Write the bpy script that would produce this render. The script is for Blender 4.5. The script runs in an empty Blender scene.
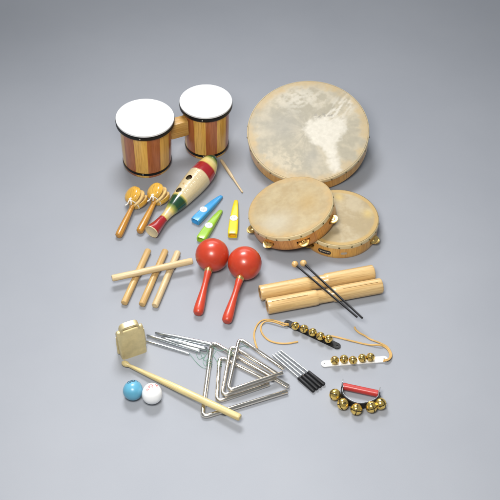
import bpy, bmesh, math, random
from mathutils import Vector, Matrix, noise
random.seed(7)
S = bpy.context.scene
COL = S.collection
PI = math.pi
cm = 0.01
V = Vector
rad = math.radians

# ------------------------------------------------------------------ camera
ELEV, DIST = rad(47.0), 2.5
CAM = V((0, -DIST * math.cos(ELEV), DIST * math.sin(ELEV)))
FWD = V((0, math.cos(ELEV), -math.sin(ELEV)))
RGT = V((1, 0, 0))
UPV = V((0, math.sin(ELEV), math.cos(ELEV)))

def ray(px, py):
    return FWD + RGT * ((px - 250) / 1000.0) - UPV * ((py - 250) / 1000.0)

def at(px, py, z=0.0):
    """where the sight line through a photo point meets the height z above the paper"""
    d = ray(px, py)
    return CAM + d * ((z - CAM.z) / d.z)

def proj(p):
    q = p - CAM
    f = q.dot(FWD)
    return 250 + 1000 * q.dot(RGT) / f, 250 - 1000 * q.dot(UPV) / f

cd = bpy.data.cameras.new('camera')
cam = bpy.data.objects.new('camera', cd)
COL.objects.link(cam)
cam.location = CAM
cam.rotation_euler = (PI / 2 - ELEV, 0, 0)
cd.sensor_width = 36
cd.lens = 72
cd.clip_start = 0.05
cd.clip_end = 100
S.camera = cam

# ------------------------------------------------------------------ materials
def new_mat(name):
    m = bpy.data.materials.new(name)
    m.use_nodes = True
    nt = m.node_tree
    return m, nt, nt.nodes['Principled BSDF']

def coords(nt, scale=(1, 1, 1), rnd=True):
    tc = nt.nodes.new('ShaderNodeTexCoord')
    mp = nt.nodes.new('ShaderNodeMapping')
    mp.inputs['Scale'].default_value = scale
    nt.links.new(tc.outputs['Object'], mp.inputs['Vector'])
    if rnd:
        oi = nt.nodes.new('ShaderNodeObjectInfo')
        mul = nt.nodes.new('ShaderNodeMath'); mul.operation = 'MULTIPLY'; mul.inputs[1].default_value = 37.0
        nt.links.new(oi.outputs['Random'], mul.inputs[0])
        cb = nt.nodes.new('ShaderNodeCombineXYZ')
        for k in range(3):
            nt.links.new(mul.outputs[0], cb.inputs[k])
        nt.links.new(cb.outputs[0], mp.inputs['Location'])
    return mp.outputs['Vector']

def noise_tex(nt, vec, scale, detail=4, rough=0.55, dist=0.0):
    n = nt.nodes.new('ShaderNodeTexNoise')
    n.inputs['Scale'].default_value = scale
    n.inputs['Detail'].default_value = detail
    n.inputs['Roughness'].default_value = rough
    n.inputs['Distortion'].default_value = dist
    nt.links.new(vec, n.inputs['Vector'])
    return n.outputs['Fac']

def ramp(nt, fac, stops):
    r = nt.nodes.new('ShaderNodeValToRGB')
    el = r.color_ramp.elements
    while len(el) < len(stops):
        el.new(0.5)
    for e, (p, c) in zip(el, stops):
        e.position = p
        e.color = (*c, 1)
    nt.links.new(fac, r.inputs['Fac'])
    return r.outputs['Color']

def mixc(nt, fac, a, b, mode='MIX'):
    m = nt.nodes.new('ShaderNodeMix'); m.data_type = 'RGBA'; m.blend_type = mode
    for sock, val in ((m.inputs['Factor'], fac), (m.inputs['A'], a), (m.inputs['B'], b)):
        pass
    ins = {'f': m.inputs[0], 'a': m.inputs[6], 'b': m.inputs[7]}
    for k, val in (('f', fac), ('a', a), ('b', b)):
        if isinstance(val, (int, float)):
            ins[k].default_value = val
        elif isinstance(val, tuple):
            ins[k].default_value = (*val, 1)
        else:
            nt.links.new(val, ins[k])
    return m.outputs[2]

def bump(nt, fac, bsdf, strength=0.1, dist=0.001):
    b = nt.nodes.new('ShaderNodeBump')
    b.inputs['Strength'].default_value = strength
    b.inputs['Distance'].default_value = dist
    nt.links.new(fac, b.inputs['Height'])
    nt.links.new(b.outputs['Normal'], bsdf.inputs['Normal'])

def wood(name, dark, light, rough=0.4, coat=0.0, axis=2, fine=1.0, contrast=1.0):
    m, nt, b = new_mat(name)
    sc = [55, 55, 55]; sc[axis] = 5
    v = coords(nt, tuple(s * fine for s in sc))
    n1 = noise_tex(nt, v, 1.0, 5, 0.6, 0.6)
    sc2 = [420, 420, 420]; sc2[axis] = 12
    v2 = coords(nt, tuple(sc2))
    n2 = noise_tex(nt, v2, 1.0, 3, 0.6)
    lo, hi = 0.5 - 0.16 / contrast, 0.5 + 0.16 / contrast
    c = ramp(nt, n1, [(lo, dark), (hi, light)])
    d2 = tuple(x * y for x, y in zip(dark, (0.66, 0.58, 0.50)))
    f2 = ramp(nt, n2, [(0.36, (0.62, 0.62, 0.62)), (0.54, (0, 0, 0))])
    c = mixc(nt, f2, c, d2)
    nt.links.new(c, b.inputs['Base Color'])
    b.inputs['Roughness'].default_value = rough
    b.inputs['Coat Weight'].default_value = coat
    b.inputs['Coat Roughness'].default_value = 0.12
    bump(nt, n2, b, 0.12, 0.0004)
    return m

def paint(name, col, rough=0.3, coat=0.0, var=0.12, spec=0.5, bmp=0.03):
    m, nt, b = new_mat(name)
    v = coords(nt)
    n = noise_tex(nt, v, 60, 5)
    c = ramp(nt, n, [(0.3, tuple(x * (1 - var) for x in col)), (0.7, tuple(min(1, x * (1 + var)) for x in col))])
    nt.links.new(c, b.inputs['Base Color'])
    n2 = noise_tex(nt, v, 170, 3)
    r = nt.nodes.new('ShaderNodeMapRange')
    r.inputs['To Min'].default_value = max(0.02, rough - 0.07)
    r.inputs['To Max'].default_value = rough + 0.07
    nt.links.new(n2, r.inputs['Value'])
    nt.links.new(r.outputs[0], b.inputs['Roughness'])
    b.inputs['Coat Weight'].default_value = coat
    b.inputs['Coat Roughness'].default_value = 0.06
    b.inputs['Specular IOR Level'].default_value = spec
    bump(nt, n, b, bmp, 0.001)
    return m

def metal(name, col, rough=0.2, var=0.15, nscale=120, metallic=1.0):
    m, nt, b = new_mat(name)
    v = coords(nt)
    n = noise_tex(nt, v, nscale, 5)
    c = ramp(nt, n, [(0.3, tuple(x * (1 - var) for x in col)), (0.7, col)])
    nt.links.new(c, b.inputs['Base Color'])
    b.inputs['Metallic'].default_value = metallic
    r = nt.nodes.new('ShaderNodeMapRange')
    r.inputs['To Min'].default_value = max(0.02, rough - 0.06)
    r.inputs['To Max'].default_value = rough + 0.08
    nt.links.new(n, r.inputs['Value'])
    nt.links.new(r.outputs[0], b.inputs['Roughness'])
    return m

def pigment(name, rough=0.4, coat=0.0, amount=0.14, scale=90, axis=None, spec=0.5, bmp=0.05):
    """colour held per vertex: skin markings, painted bands, some painted light on tambourine skins"""
    m, nt, b = new_mat(name)
    a = nt.nodes.new('ShaderNodeAttribute'); a.attribute_name = 'pigment'
    sc = [scale] * 3
    if axis is not None:
        sc[axis] = scale * 0.06
    v = coords(nt, tuple(sc))
    n = noise_tex(nt, v, 1.0, 5, 0.65)
    f = ramp(nt, n, [(0.3, (1 - amount,) * 3), (0.7, (1 + amount * 0.5,) * 3)])
    c = mixc(nt, 1.0, a.outputs['Color'], f, 'MULTIPLY')
    nt.links.new(c, b.inputs['Base Color'])
    b.inputs['Roughness'].default_value = rough
    b.inputs['Coat Weight'].default_value = coat
    b.inputs['Coat Roughness'].default_value = 0.08
    b.inputs['Specular IOR Level'].default_value = spec
    bump(nt, n, b, bmp, 0.0008)
    return m

M = {}
def paper():
    m, nt, b = new_mat('grey_paper')
    v = coords(nt, rnd=False)
    n1 = noise_tex(nt, v, 3.0, 4)
    n2 = noise_tex(nt, v, 900, 2)
    c = ramp(nt, n1, [(0.25, (0.272, 0.286, 0.316)), (0.75, (0.298, 0.311, 0.340))])
    c = mixc(nt, ramp(nt, n2, [(0.3, (0, 0, 0)), (0.7, (0.20, 0.20, 0.20))]), c, (0.38, 0.39, 0.42))
    nt.links.new(c, b.inputs['Base Color'])
    b.inputs['Roughness'].default_value = 0.75
    b.inputs['Specular IOR Level'].default_value = 0.25
    n3 = noise_tex(nt, v, 5.0, 2)
    big = nt.nodes.new('ShaderNodeBump'); big.inputs['Strength'].default_value = 0.5; big.inputs['Distance'].default_value = 0.004
    nt.links.new(n3, big.inputs['Height'])
    bump(nt, n2, b, 0.12, 0.0003)
    nt.links.new(big.outputs['Normal'], b.inputs['Normal'].links[0].from_node.inputs['Normal'])
    return m
M['paper'] = paper()
M['stave_yellow'] = wood('yellow_oak', (0.66, 0.35, 0.055), (0.82, 0.50, 0.12), 0.3, 0.35)
M['stave_red'] = wood('red_brown_wood', (0.36, 0.105, 0.030), (0.47, 0.16, 0.05), 0.3, 0.35)
M['block'] = wood('bridge_oak', (0.46, 0.24, 0.05), (0.60, 0.36, 0.10), 0.4, 0.2, axis=0)
M['white_head'] = paint('white_drumhead', (0.78, 0.78, 0.78), 0.45, 0, 0.015)
M['black_iron'] = paint('black_iron', (0.009, 0.0085, 0.008), 0.35, 0.0, spec=0.22)
M['rivet'] = metal('rivet_steel', (0.62, 0.58, 0.50), 0.3)
M['frame_wood'] = wood('honey_frame_wood', (0.62, 0.30, 0.050), (0.76, 0.43, 0.10), 0.32, 0.4, axis=2, fine=0.6)
M['frame_red'] = wood('amber_frame_wood', (0.52, 0.21, 0.038), (0.66, 0.31, 0.07), 0.32, 0.4, axis=2, fine=0.6)
M['goat'] = pigment('goat_skin', 0.5, 0, 0.07, 70, spec=0.35)
M['amber_skin'] = pigment('amber_skin', 0.40, 0.05, 0.07, 70, spec=0.4)
M['tack'] = metal('antique_tack', (0.20, 0.17, 0.08), 0.35)
M['brass'] = metal('brass', (0.88, 0.62, 0.22), 0.26, 0.12, 120, 0.9)
M['bell_gold'] = metal('bell_gold', (0.95, 0.67, 0.19), 0.16, 0.12, 200, 0.9)
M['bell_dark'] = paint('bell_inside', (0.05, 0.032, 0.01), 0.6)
M['castanet'] = wood('castanet_wood', (0.64, 0.34, 0.035), (0.78, 0.48, 0.085), 0.28, 0.5)
M['castanet_handle'] = wood('castanet_handle', (0.42, 0.185, 0.024), (0.56, 0.28, 0.048), 0.3, 0.45)
M['string'] = paint('white_string', (0.78, 0.75, 0.68), 0.8)
M['guiro'] = pigment('guiro_paint', 0.26, 0.5, 0.10, 160, axis=2)
M['pale_wood'] = wood('pale_wood', (0.55, 0.42, 0.24), (0.66, 0.53, 0.34), 0.45, 0.1)
M['blue_plastic'] = paint('blue_plastic', (0.05, 0.30, 0.60), 0.3, 0.1, 0.05)
M['green_plastic'] = paint('green_plastic', (0.26, 0.45, 0.03), 0.3, 0.1, 0.05)
M['yellow_plastic'] = paint('yellow_plastic', (0.72, 0.54, 0.012), 0.3, 0.1, 0.05)
M['white_disc'] = paint('white_disc', (0.80, 0.80, 0.78), 0.4, 0, 0.03)
M['grey_print'] = paint('grey_print', (0.22, 0.26, 0.29), 0.5)
M['clave_a'] = wood('tan_clave', (0.49, 0.31, 0.115), (0.59, 0.40, 0.165), 0.42, 0.12)
M['clave_b'] = wood('cream_clave', (0.56, 0.42, 0.22), (0.66, 0.52, 0.30), 0.45, 0.1)
M['maraca_red'] = paint('maraca_red', (0.47, 0.042, 0.015), 0.32, 0.22, 0.07)
M['maraca_handle'] = paint('handle_red', (0.48, 0.048, 0.019), 0.38, 0.15, 0.10)
M['tube_wood'] = wood('tube_wood', (0.57, 0.365, 0.145), (0.67, 0.475, 0.22), 0.34, 0.3)
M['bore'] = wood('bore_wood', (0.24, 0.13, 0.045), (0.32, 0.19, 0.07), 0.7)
M['black_stick'] = paint('black_stick', (0.008, 0.008, 0.009), 0.34, 0.0, spec=0.25)
M['bead_wood'] = wood('bead_wood', (0.58, 0.36, 0.13), (0.68, 0.46, 0.20), 0.35, 0.3)
M['black_leather'] = paint('black_leather', (0.009, 0.0085, 0.0085), 0.45, 0.0, 0.3, spec=0.25)
M['white_leather'] = paint('white_leather', (0.74, 0.74, 0.72), 0.5, 0, 0.04)
M['cord'] = paint('tan_leather_cord', (0.48, 0.29, 0.085), 0.6, 0, 0.15)
M['red_plastic'] = paint('red_plastic', (0.42, 0.030, 0.024), 0.38, 0.15, 0.06)
M['chrome'] = metal('nickel', (0.84, 0.78, 0.69), 0.17, 0.08)
M['steel'] = metal('steel', (0.66, 0.69, 0.70), 0.24, 0.10)
M['rubber'] = paint('black_rubber', (0.009, 0.0095, 0.011), 0.45, 0.0, spec=0.28)
M['green_cord'] = paint('green_cord', (0.15, 0.30, 0.23), 0.8, 0, 0.2)
M['gold_paint'] = metal('gold_paint', (0.70, 0.58, 0.31), 0.42, 0.24, 60, 0.45)
M['stick_wood'] = wood('drumstick_wood', (0.56, 0.45, 0.20), (0.65, 0.54, 0.27), 0.4, 0.2)
M['blue_egg'] = paint('blue_egg', (0.10, 0.33, 0.47), 0.32, 0.15, 0.04)
M['white_egg'] = paint('white_egg', (0.80, 0.80, 0.80), 0.32, 0.15, 0.02)
M['dark_ink'] = paint('dark_ink', (0.03, 0.035, 0.07), 0.5)
M['red_ink'] = paint('red_ink', (0.50, 0.05, 0.035), 0.5)
M['label_black'] = paint('label_black', (0.018, 0.016, 0.015), 0.4)
M['label_script'] = paint('label_script', (0.55, 0.46, 0.34), 0.5)
M['sticker'] = paint('grey_stamp', (0.42, 0.36, 0.28), 0.6)

# ------------------------------------------------------------------ mesh helpers
class MB:
    def __init__(self):
        self.v, self.f, self.mi, self.c = [], [], [], []
    def add(self, verts, faces, mi=0, T=None, cols=None):
        o = len(self.v)
        for k, p in enumerate(verts):
            p = V(p)
            self.v.append(T @ p if T is not None else p)
            self.c.append(cols[k] if cols else (1, 1, 1))
        for f in faces:
            self.f.append([i + o for i in f])
            self.mi.append(mi)
        return self
    def mesh(self, name, mats, smooth=True, angle=35, pig=False, weld=False):
        me = bpy.data.meshes.new(name)
        me.from_pydata(self.v, [], self.f)
        for m in (mats if isinstance(mats, (list, tuple)) else [mats]):
            me.materials.append(m)
        me.polygons.foreach_set('material_index', self.mi)
        if pig:
            ca = me.color_attributes.new('pigment', 'FLOAT_COLOR', 'POINT')
            ca.data.foreach_set('color', [x for c in self.c for x in (*c, 1.0)])
        bm = bmesh.new(); bm.from_mesh(me)
        if weld:
            bmesh.ops.remove_doubles(bm, verts=bm.verts, dist=1e-6)
        bmesh.ops.recalc_face_normals(bm, faces=bm.faces)
        if smooth:
            for f in bm.faces:
                f.smooth = True
            lim = rad(angle)
            for e in bm.edges:
                if len(e.link_faces) == 2 and e.calc_face_angle(0) > lim:
                    e.smooth = False
        bm.to_mesh(me); bm.free()
        return me

def lathe(prof, n=64, close=False):
    """profile of (r, z) round the z axis; r = 0 ends become poles"""
    vs, fs, rows = [], [], []
    for r, z in prof:
        if r < 1e-7:
            rows.append([len(vs)]); vs.append((0, 0, z))
        else:
            rows.append(list(range(len(vs), len(vs) + n)))
            vs += [(r * math.cos(2 * PI * i / n), r * math.sin(2 * PI * i / n), z) for i in range(n)]
    for a, b in zip(rows, rows[1:]):
        for i in range(n):
            j = (i + 1) % n
            if len(a) == 1 and len(b) == 1:
                continue
            if len(a) == 1:
                fs.append([a[0], b[i], b[j]])
            elif len(b) == 1:
                fs.append([a[i], a[j], b[0]])
            else:
                fs.append([a[i], a[j], b[j], b[i]])
    return vs, fs

def tube(path, r, n=12, caps=True, flat=1.0):
    """round bar along a path; r a number or one radius per point; flat squashes it"""
    P = [V(p) for p in path]
    R = r if isinstance(r, (list, tuple)) else [r] * len(P)
    vs, fs = [], []
    t0 = (P[1] - P[0]).normalized()
    ref = V((0, 0, 1)) if abs(t0.z) < 0.9 else V((0, 1, 0))
    nrm = (ref - t0 * ref.dot(t0)).normalized()
    for i, p in enumerate(P):
        if i == 0: t = P[1] - P[0]
        elif i == len(P) - 1: t = P[-1] - P[-2]
        else: t = (P[i + 1] - p).normalized() + (p - P[i - 1]).normalized()
        t.normalize()
        nrm = (nrm - t * nrm.dot(t)).normalized()
        bn = t.cross(nrm)
        for k in range(n):
            a = 2 * PI * k / n
            vs.append(p + (nrm * math.sin(a) * flat + bn * math.cos(a)) * R[i])
    for i in range(len(P) - 1):
        for k in range(n):
            j = (k + 1) % n
            fs.append([i * n + k, i * n + j, (i + 1) * n + j, (i + 1) * n + k])
    if caps:
        fs.append(list(range(n))[::-1])
        fs.append([(len(P) - 1) * n + k for k in range(n)])
    return vs, fs

def smooth_path(pts, sub=8):
    """Catmull-Rom through the points"""
    P = [V(p) for p in pts]
    out = []
    for i in range(len(P) - 1):
        p0 = P[i - 1] if i > 0 else P[i] * 2 - P[i + 1]
        p1, p2 = P[i], P[i + 1]
        p3 = P[i + 2] if i + 2 < len(P) else P[i + 1] * 2 - P[i]
        for s in range(sub):
            t = s / sub
            out.append(0.5 * ((2 * p1) + (p2 - p0) * t + (2 * p0 - 5 * p1 + 4 * p2 - p3) * t * t + (3 * p1 - p0 - 3 * p2 + p3) * t ** 3))
    out.append(P[-1])
    return out

def sphere(r, n=48, m=24, c=(0, 0, 0), sc=(1, 1, 1)):
    prof = [(r * math.sin(PI * k / m), -r * math.cos(PI * k / m)) for k in range(m + 1)]
    prof[0] = (0, -r); prof[-1] = (0, r)
    vs, fs = lathe(prof, n)
    return [(v[0] * sc[0] + c[0], v[1] * sc[1] + c[1], v[2] * sc[2] + c[2]) for v in vs], fs

def box_bm(sx, sy, sz, bev=0.0, seg=2):
    bm = bmesh.new()
    bmesh.ops.create_cube(bm, size=1)
    bmesh.ops.scale(bm, vec=(sx, sy, sz), verts=bm.verts)
    if bev:
        bmesh.ops.bevel(bm, geom=list(bm.edges), offset=bev, segments=seg, affect='EDGES', profile=0.5)
    vs = [v.co.copy() for v in bm.verts]
    bm.verts.index_update()
    fs = [[v.index for v in f.verts] for f in bm.faces]
    bm.free()
    return vs, fs

def polar_shell(nA, zs, ro, ri, solid, mb, mo=0, mi_in=0, T=None):
    """ring or tube wall of cells; solid(i, j) False leaves an opening with real edges"""
    vs, fs, ms = [], [], []
    def vid(i, k, inner):
        return ((i % nA) * len(zs) + k) * 2 + inner
    for i in range(nA):
        a = 2 * PI * i / nA
        for k, z in enumerate(zs):
            for r in (ro[k], ri[k]):
                vs.append((r * math.cos(a), r * math.sin(a), z))
    J = len(zs) - 1
    for i in range(nA):
        for j in range(J):
            if not solid(i, j):
                continue
            fs.append([vid(i, j, 0), vid(i + 1, j, 0), vid(i + 1, j + 1, 0), vid(i, j + 1, 0)]); ms.append(mo)
            fs.append([vid(i, j, 1), vid(i, j + 1, 1), vid(i + 1, j + 1, 1), vid(i + 1, j, 1)]); ms.append(mi_in)
            if j == 0 or not solid(i, j - 1):
                fs.append([vid(i, j, 0), vid(i, j, 1), vid(i + 1, j, 1), vid(i + 1, j, 0)]); ms.append(mo)
            if j == J - 1 or not solid(i, j + 1):
                fs.append([vid(i, j + 1, 0), vid(i + 1, j + 1, 0), vid(i + 1, j + 1, 1), vid(i, j + 1, 1)]); ms.append(mo)
            if not solid((i - 1) % nA, j):
                fs.append([vid(i, j, 0), vid(i, j + 1, 0), vid(i, j + 1, 1), vid(i, j, 1)]); ms.append(mo)
            if not solid((i + 1) % nA, j):
                fs.append([vid(i + 1, j, 0), vid(i + 1, j, 1), vid(i + 1, j + 1, 1), vid(i + 1, j + 1, 0)]); ms.append(mo)
    o = len(mb.v)
    mb.add(vs, [], 0, T)
    for f, k in zip(fs, ms):
        mb.f.append([x + o for x in f]); mb.mi.append(k)

def frame(p, z, up=V((0, 0, 1))):
    """matrix at p whose Z runs along z and whose Y leans towards up"""
    z = z.normalized()
    y = (up - z * up.dot(z))
    if y.length < 1e-6:
        y = V((0, 1, 0)) - z * z.y
    y.normalize()
    x = y.cross(z)
    m = Matrix((x, y, z)).transposed().to_4x4()
    m.translation = p
    return m

# ------------------------------------------------------------------ object helpers
def tag(o, label=None, cat=None, group=None, kind=None):
    if label: o['label'] = label
    if cat: o['category'] = cat
    if group: o['group'] = group
    if kind: o['kind'] = kind
    return o

def part(name, me, parent=None, T=None):
    o = bpy.data.objects.new(name, me)
    COL.objects.link(o)
    if parent is not None:
        o.parent = parent
    if T is not None:
        o.matrix_basis = T
    return o

def thing(name, T, label, cat, group=None):
    o = bpy.data.objects.new(name, None)
    o.empty_display_size = 0.03
    COL.objects.link(o)
    o.matrix_world = T if isinstance(T, Matrix) else Matrix.Translation(T)
    return tag(o, label, cat, group)

def solo(name, me, T, label, cat, group=None):
    o = part(name, me)
    o.matrix_world = T if isinstance(T, Matrix) else Matrix.Translation(T)
    return tag(o, label, cat, group)

def dup(root, T, label):
    r = root.copy(); COL.objects.link(r)
    r.matrix_world = T; r['label'] = label
    for ch in list(root.children):
        c = ch.copy(); COL.objects.link(c); c.parent = r
        for g in list(ch.children):
            d = g.copy(); COL.objects.link(d); d.parent = c
    return r

# ------------------------------------------------------------------ the setting
mb = MB()
N = 24
vs = [(-4 + 8 * i / N, -4 + 8 * j / N, 0) for j in range(N + 1) for i in range(N + 1)]
fs = [[j * (N + 1) + i, j * (N + 1) + i + 1, (j + 1) * (N + 1) + i + 1, (j + 1) * (N + 1) + i] for j in range(N) for i in range(N)]
mb.add(vs, fs)
tag(part('ground', mb.mesh('ground', M['paper'])), 'pale blue grey studio paper sheet under all the instruments', kind='structure')

# ------------------------------------------------------------------ bongo drums
def bongo_shell(R, H, a0, nst=12, per=8):
    prof = [(0.825, 0.0), (0.845, 0.003), (0.85, 0.015), (0.865, 0.04), (0.875, 0.075), (0.88, 0.11), (0.895, 0.13), (0.93, 0.148), (0.97, H - 0.003)]
    n = nst * per
    m = MB()
    vs = []
    for r, z in prof:
        for i in range(n):
            a = a0 + 2 * PI * i / n
            vs.append((R * r * math.cos(a), R * r * math.sin(a), z))
    m.add(vs, [])
    for k in range(len(prof) - 1):
        for i in range(n):
            j = (i + 1) % n
            m.f.append([k * n + i, k * n + j, (k + 1) * n + j, (k + 1) * n + i])
            m.mi.append((i // per) % 2)
    vs, fs = lathe([(R * 0.825, 0), (R * 0.77, 0), (R * 0.80, 0.12)], n)
    m.add(vs, fs, 0)
    return m.mesh('shell', [M['stave_yellow'], M['stave_red']], angle=60)

def bongo(root, base, headc, rpx, a0):
    g = at(*base)
    # height where the sight line of the head's middle passes over the base
    d = ray(*headc)
    t = (g.y - CAM.y) / d.y
    Hh = CAM.z + d.z * t
    R = rpx / 1000.0 * t
    lean = math.atan((CAM.x + d.x * t - g.x) / Hh)
    T = root.matrix_world.inverted() @ Matrix.Translation(g) @ Matrix.Rotation(lean, 4, 'Y')
    sh = part('shell', bongo_shell(R, Hh, a0), root, T)
    h = MB()
    h.add(*lathe([(R * 0.995, Hh - 0.0060), (R * 1.0, Hh - 0.0025), (R * 0.996, Hh - 0.0006), (R * 0.985, Hh + 0.0002), (R * 0.93, Hh), (R * 0.5, Hh), (0, Hh)], 96))
    part('drum_head', h.mesh('drum_head', M['white_head']), root, T)
    b = MB()
    b.add(*lathe([(R * 0.955, Hh - 0.0050), (R * 1.008, Hh - 0.0052), (R * 1.013, Hh - 0.0070), (R * 1.008, Hh - 0.0155), (R * 0.99, Hh - 0.0172), (R * 0.93, Hh - 0.0165)], 96))
    hp = part('tension_hoop', b.mesh('tension_hoop', M['black_iron']), root, T)
    b = MB()
    zb = 0.0135
    b.add(*lathe([(R * 0.84, zb - 0.0036), (R * 0.866, zb - 0.0036), (R * 0.871, zb), (R * 0.868, zb + 0.0036), (R * 0.84, zb + 0.0036)], 96))
    lp = part('base_band', b.mesh('base_band', M['black_iron']), root, T)
    for (par, rr, zz) in ((hp, R * 1.010, Hh - 0.0112), (lp, R * 0.870, zb)):
        for k in range(3):
            a = rad(-96 + 120 * k)
            s = MB(); s.add(*sphere(0.0022, 16, 8, sc=(1, 1, 0.6)))
            part('rivet', s.mesh('rivet', M['rivet']), par, frame(V((rr * math.cos(a), rr * math.sin(a), zz)), V((math.cos(a), math.sin(a), 0))))
    return g, Hh, R

g1 = at(147.6, 162)
bong = thing('bongo_drums', Matrix.Translation(g1), 'pair of joined bongo drums striped yellow and red brown with white heads and black hoops', 'drum')
bpy.context.view_layer.update()
A = bongo(bong, (147.6, 162.2), (144.9, 117.0), 29.3, rad(-113))
B = bongo(bong, (206.9, 145.8), (205.8, 100.6), 26.4, rad(-120))
ga, gb = A[0], B[0]
dirb = (gb - ga); dirb.z = 0
ln = dirb.length; dirb.normalize()
mid0 = ga + dirb * (A[2] * 0.84); mid1 = gb - dirb * (B[2] * 0.84)
bx = MB()
vs, fs = box_bm((mid1 - mid0).length, 0.030, 0.048, 0.002)
bx.add(vs, fs)
xx = dirb; zz = V((0, 0, 1)); yy = zz.cross(xx)
Tb = Matrix((xx, yy, zz)).transposed().to_4x4()
Tb.translation = (mid0 + mid1) / 2 + V((0, 0, 0.103)) - yy * 0.012
part('bridge_block', bx.mesh('bridge_block', M['block']), bong, bong.matrix_world.inverted() @ Tb)

# ------------------------------------------------------------------ hand drums (frame drum, tambourines)
def disc_pose(px, py, a, b, theta, k, z0=0.0):
    """place a round drum from the ellipse its head makes in the photo; its lowest rim touches z0"""
    d = ray(px, py); r = d.normalized()
    cosA = b / a
    sinA = math.sqrt(1 - cosA * cosA)
    rr = (RGT - r * RGT.dot(r)).normalized()
    uu = rr.cross(r).normalized()
    if uu.z < 0: uu = -uu
    n = -r * cosA + (rr * -math.sin(theta) + uu * math.cos(theta)) * sinA
    n.normalize()
    t = (CAM.z - z0) / (-d.z + a / 1000.0 * (k * n.z + math.sqrt(max(0, 1 - n.z ** 2))))
    c = CAM + d * t
    R = a / 1000.0 * t
    return c, n, R

def pt_in(poly, x, y):
    ins = False
    j = len(poly) - 1
    for i in range(len(poly)):
        xi, yi = poly[i]; xj, yj = poly[j]
        if (yi > y) != (yj > y) and x < (xj - xi) * (y - yi) / (yj - yi) + xi:
            ins = not ins
        j = i
    return ins

def seg_dist(p, a, b):
    ax, ay = a; bx_, by = b
    dx, dy = bx_ - ax, by - ay
    t = max(0, min(1, ((p[0] - ax) * dx + (p[1] - ay) * dy) / (dx * dx + dy * dy)))
    return math.hypot(p[0] - ax - dx * t, p[1] - ay - dy * t)

def poly_signed(poly, x, y):
    d = min(seg_dist((x, y), poly[i], poly[(i + 1) % len(poly)]) for i in range(len(poly)))
    return d if pt_in(poly, x, y) else -d

def sstep(a, b, x):
    t = max(0, min(1, (x - a) / (b - a)))
    return t * t * (3 - 2 * t)

def lerp3(a, b, t):
    return tuple(x + (y - x) * t for x, y in zip(a, b))

def nz(x, y, s, seed=0, oct_=4):
    return noise.fractal(V((x * s + seed * 13.7, y * s - seed * 5.1, seed * 3.3)), 0.9, 2.1, oct_)

PATCH = [(214, 196), (219, 182), (236, 168), (248, 172), (258, 162), (275, 168), (290, 160), (305, 170), (322, 160), (336, 170), (352, 166), (347, 182), (350, 200), (341, 214), (336, 230), (320, 236), (313, 250), (315, 268), (319, 290), (329, 322), (325, 345), (312, 338), (302, 347), (290, 312), (285, 285), (272, 262), (250, 250), (236, 238), (222, 222)]
PATCH = [((x - 227) / 202, (y - 200) / 165) for x, y in PATCH]

def goat_colour(u, v):
    """u right, v towards the viewer, both -1..1 over the head"""
    rr = math.hypot(u, v)
    grey = (0.405, 0.365, 0.265); cream = (0.555, 0.485, 0.345); tan = (0.53, 0.40, 0.205); white = (0.70, 0.655, 0.545)
    ang = math.atan2(v, u)
    n1 = nz(u, v, 2.2, 1); n2 = nz(u, v, 6.0, 2); n3 = nz(u, v, 17, 3)
    radial = noise.fractal(V((math.cos(ang) * 7, math.sin(ang) * 7, rr * 1.4)), 0.8, 2.0, 4)
    c = lerp3(grey, cream, sstep(-0.30, 0.55, n1 * 0.55 + radial * 0.3 + n2 * 0.35 + n3 * 0.15))
    # pale mottling at the near left and the far side
    near_left = math.exp(-(((u + 0.45) / 0.42) ** 2 + ((v - 0.62) / 0.30) ** 2))
    far = math.exp(-(((u + 0.12) / 0.42) ** 2 + ((v + 0.62) / 0.26) ** 2))
    c = lerp3(c, cream, min(1, near_left * sstep(-0.1, 0.35, n3 + n2 * 0.5) * 1.0))
    c = lerp3(c, white, 0.62 * far * sstep(-0.35, 0.3, n2 + n3 * 0.5))
    # bluish grey middle
    mid = math.exp(-(((u + 0.38) / 0.40) ** 2 + ((v + 0.10) / 0.30) ** 2)) + 0.9 * math.exp(-(((u - 0.05) / 0.16) ** 2 + ((v - 0.55) / 0.25) ** 2))
    c = lerp3(c, (0.345, 0.33, 0.28), min(1, mid) * 0.60)
    # streaks that fan out from the patch to the far right rim
    s = seg_dist((u, v), (0.34, -0.22), (0.78, -0.62))
    band = math.exp(-(s / 0.17) ** 2)
    st = noise.fractal(V(((u + v * 0.9) * 9, (u - v) * 2.2, 4)), 0.8, 2.0, 4)
    c = lerp3(c, white, 0.95 * band * sstep(-0.15, 0.30, st))
    d = poly_signed(PATCH, u + n2 * 0.045 + n3 * 0.02, v + nz(u, v, 6, 9) * 0.055 + n3 * 0.02)
    c = lerp3(c, white, sstep(-0.055, 0.05, d + 0.035 * nz(u, v, 11, 31)) * (0.86 + 0.14 * sstep(-0.3, 0.3, n3)))
    # dark fringe along the patch's far edge
    fr = math.exp(-((v + 0.27) / 0.045) ** 2) * sstep(0.05, 0.15, u) * sstep(0.5, 0.4, u)
    c = lerp3(c, (0.28, 0.26, 0.22), 0.7 * fr * sstep(0.0, 0.35, nz(u, v, 22, 6)))
    # yellowed edge
    c = lerp3(c, tan, 0.85 * sstep(0.84, 1.02, rr + 0.10 * n2 + 0.06 * radial))
    c = lerp3(c, (0.56, 0.38, 0.16), 0.40 * math.exp(-((rr - 0.93) / 0.08) ** 2) * sstep(-0.2, 0.5, nz(u, v, 3, 12)))
    c = tuple(x * g for x, g in zip(c, (0.84, 0.835, 0.84)))
    if rr > 1.0:
        c = lerp3(c, (0.69, 0.57, 0.35), 0.9)
    return c

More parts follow.
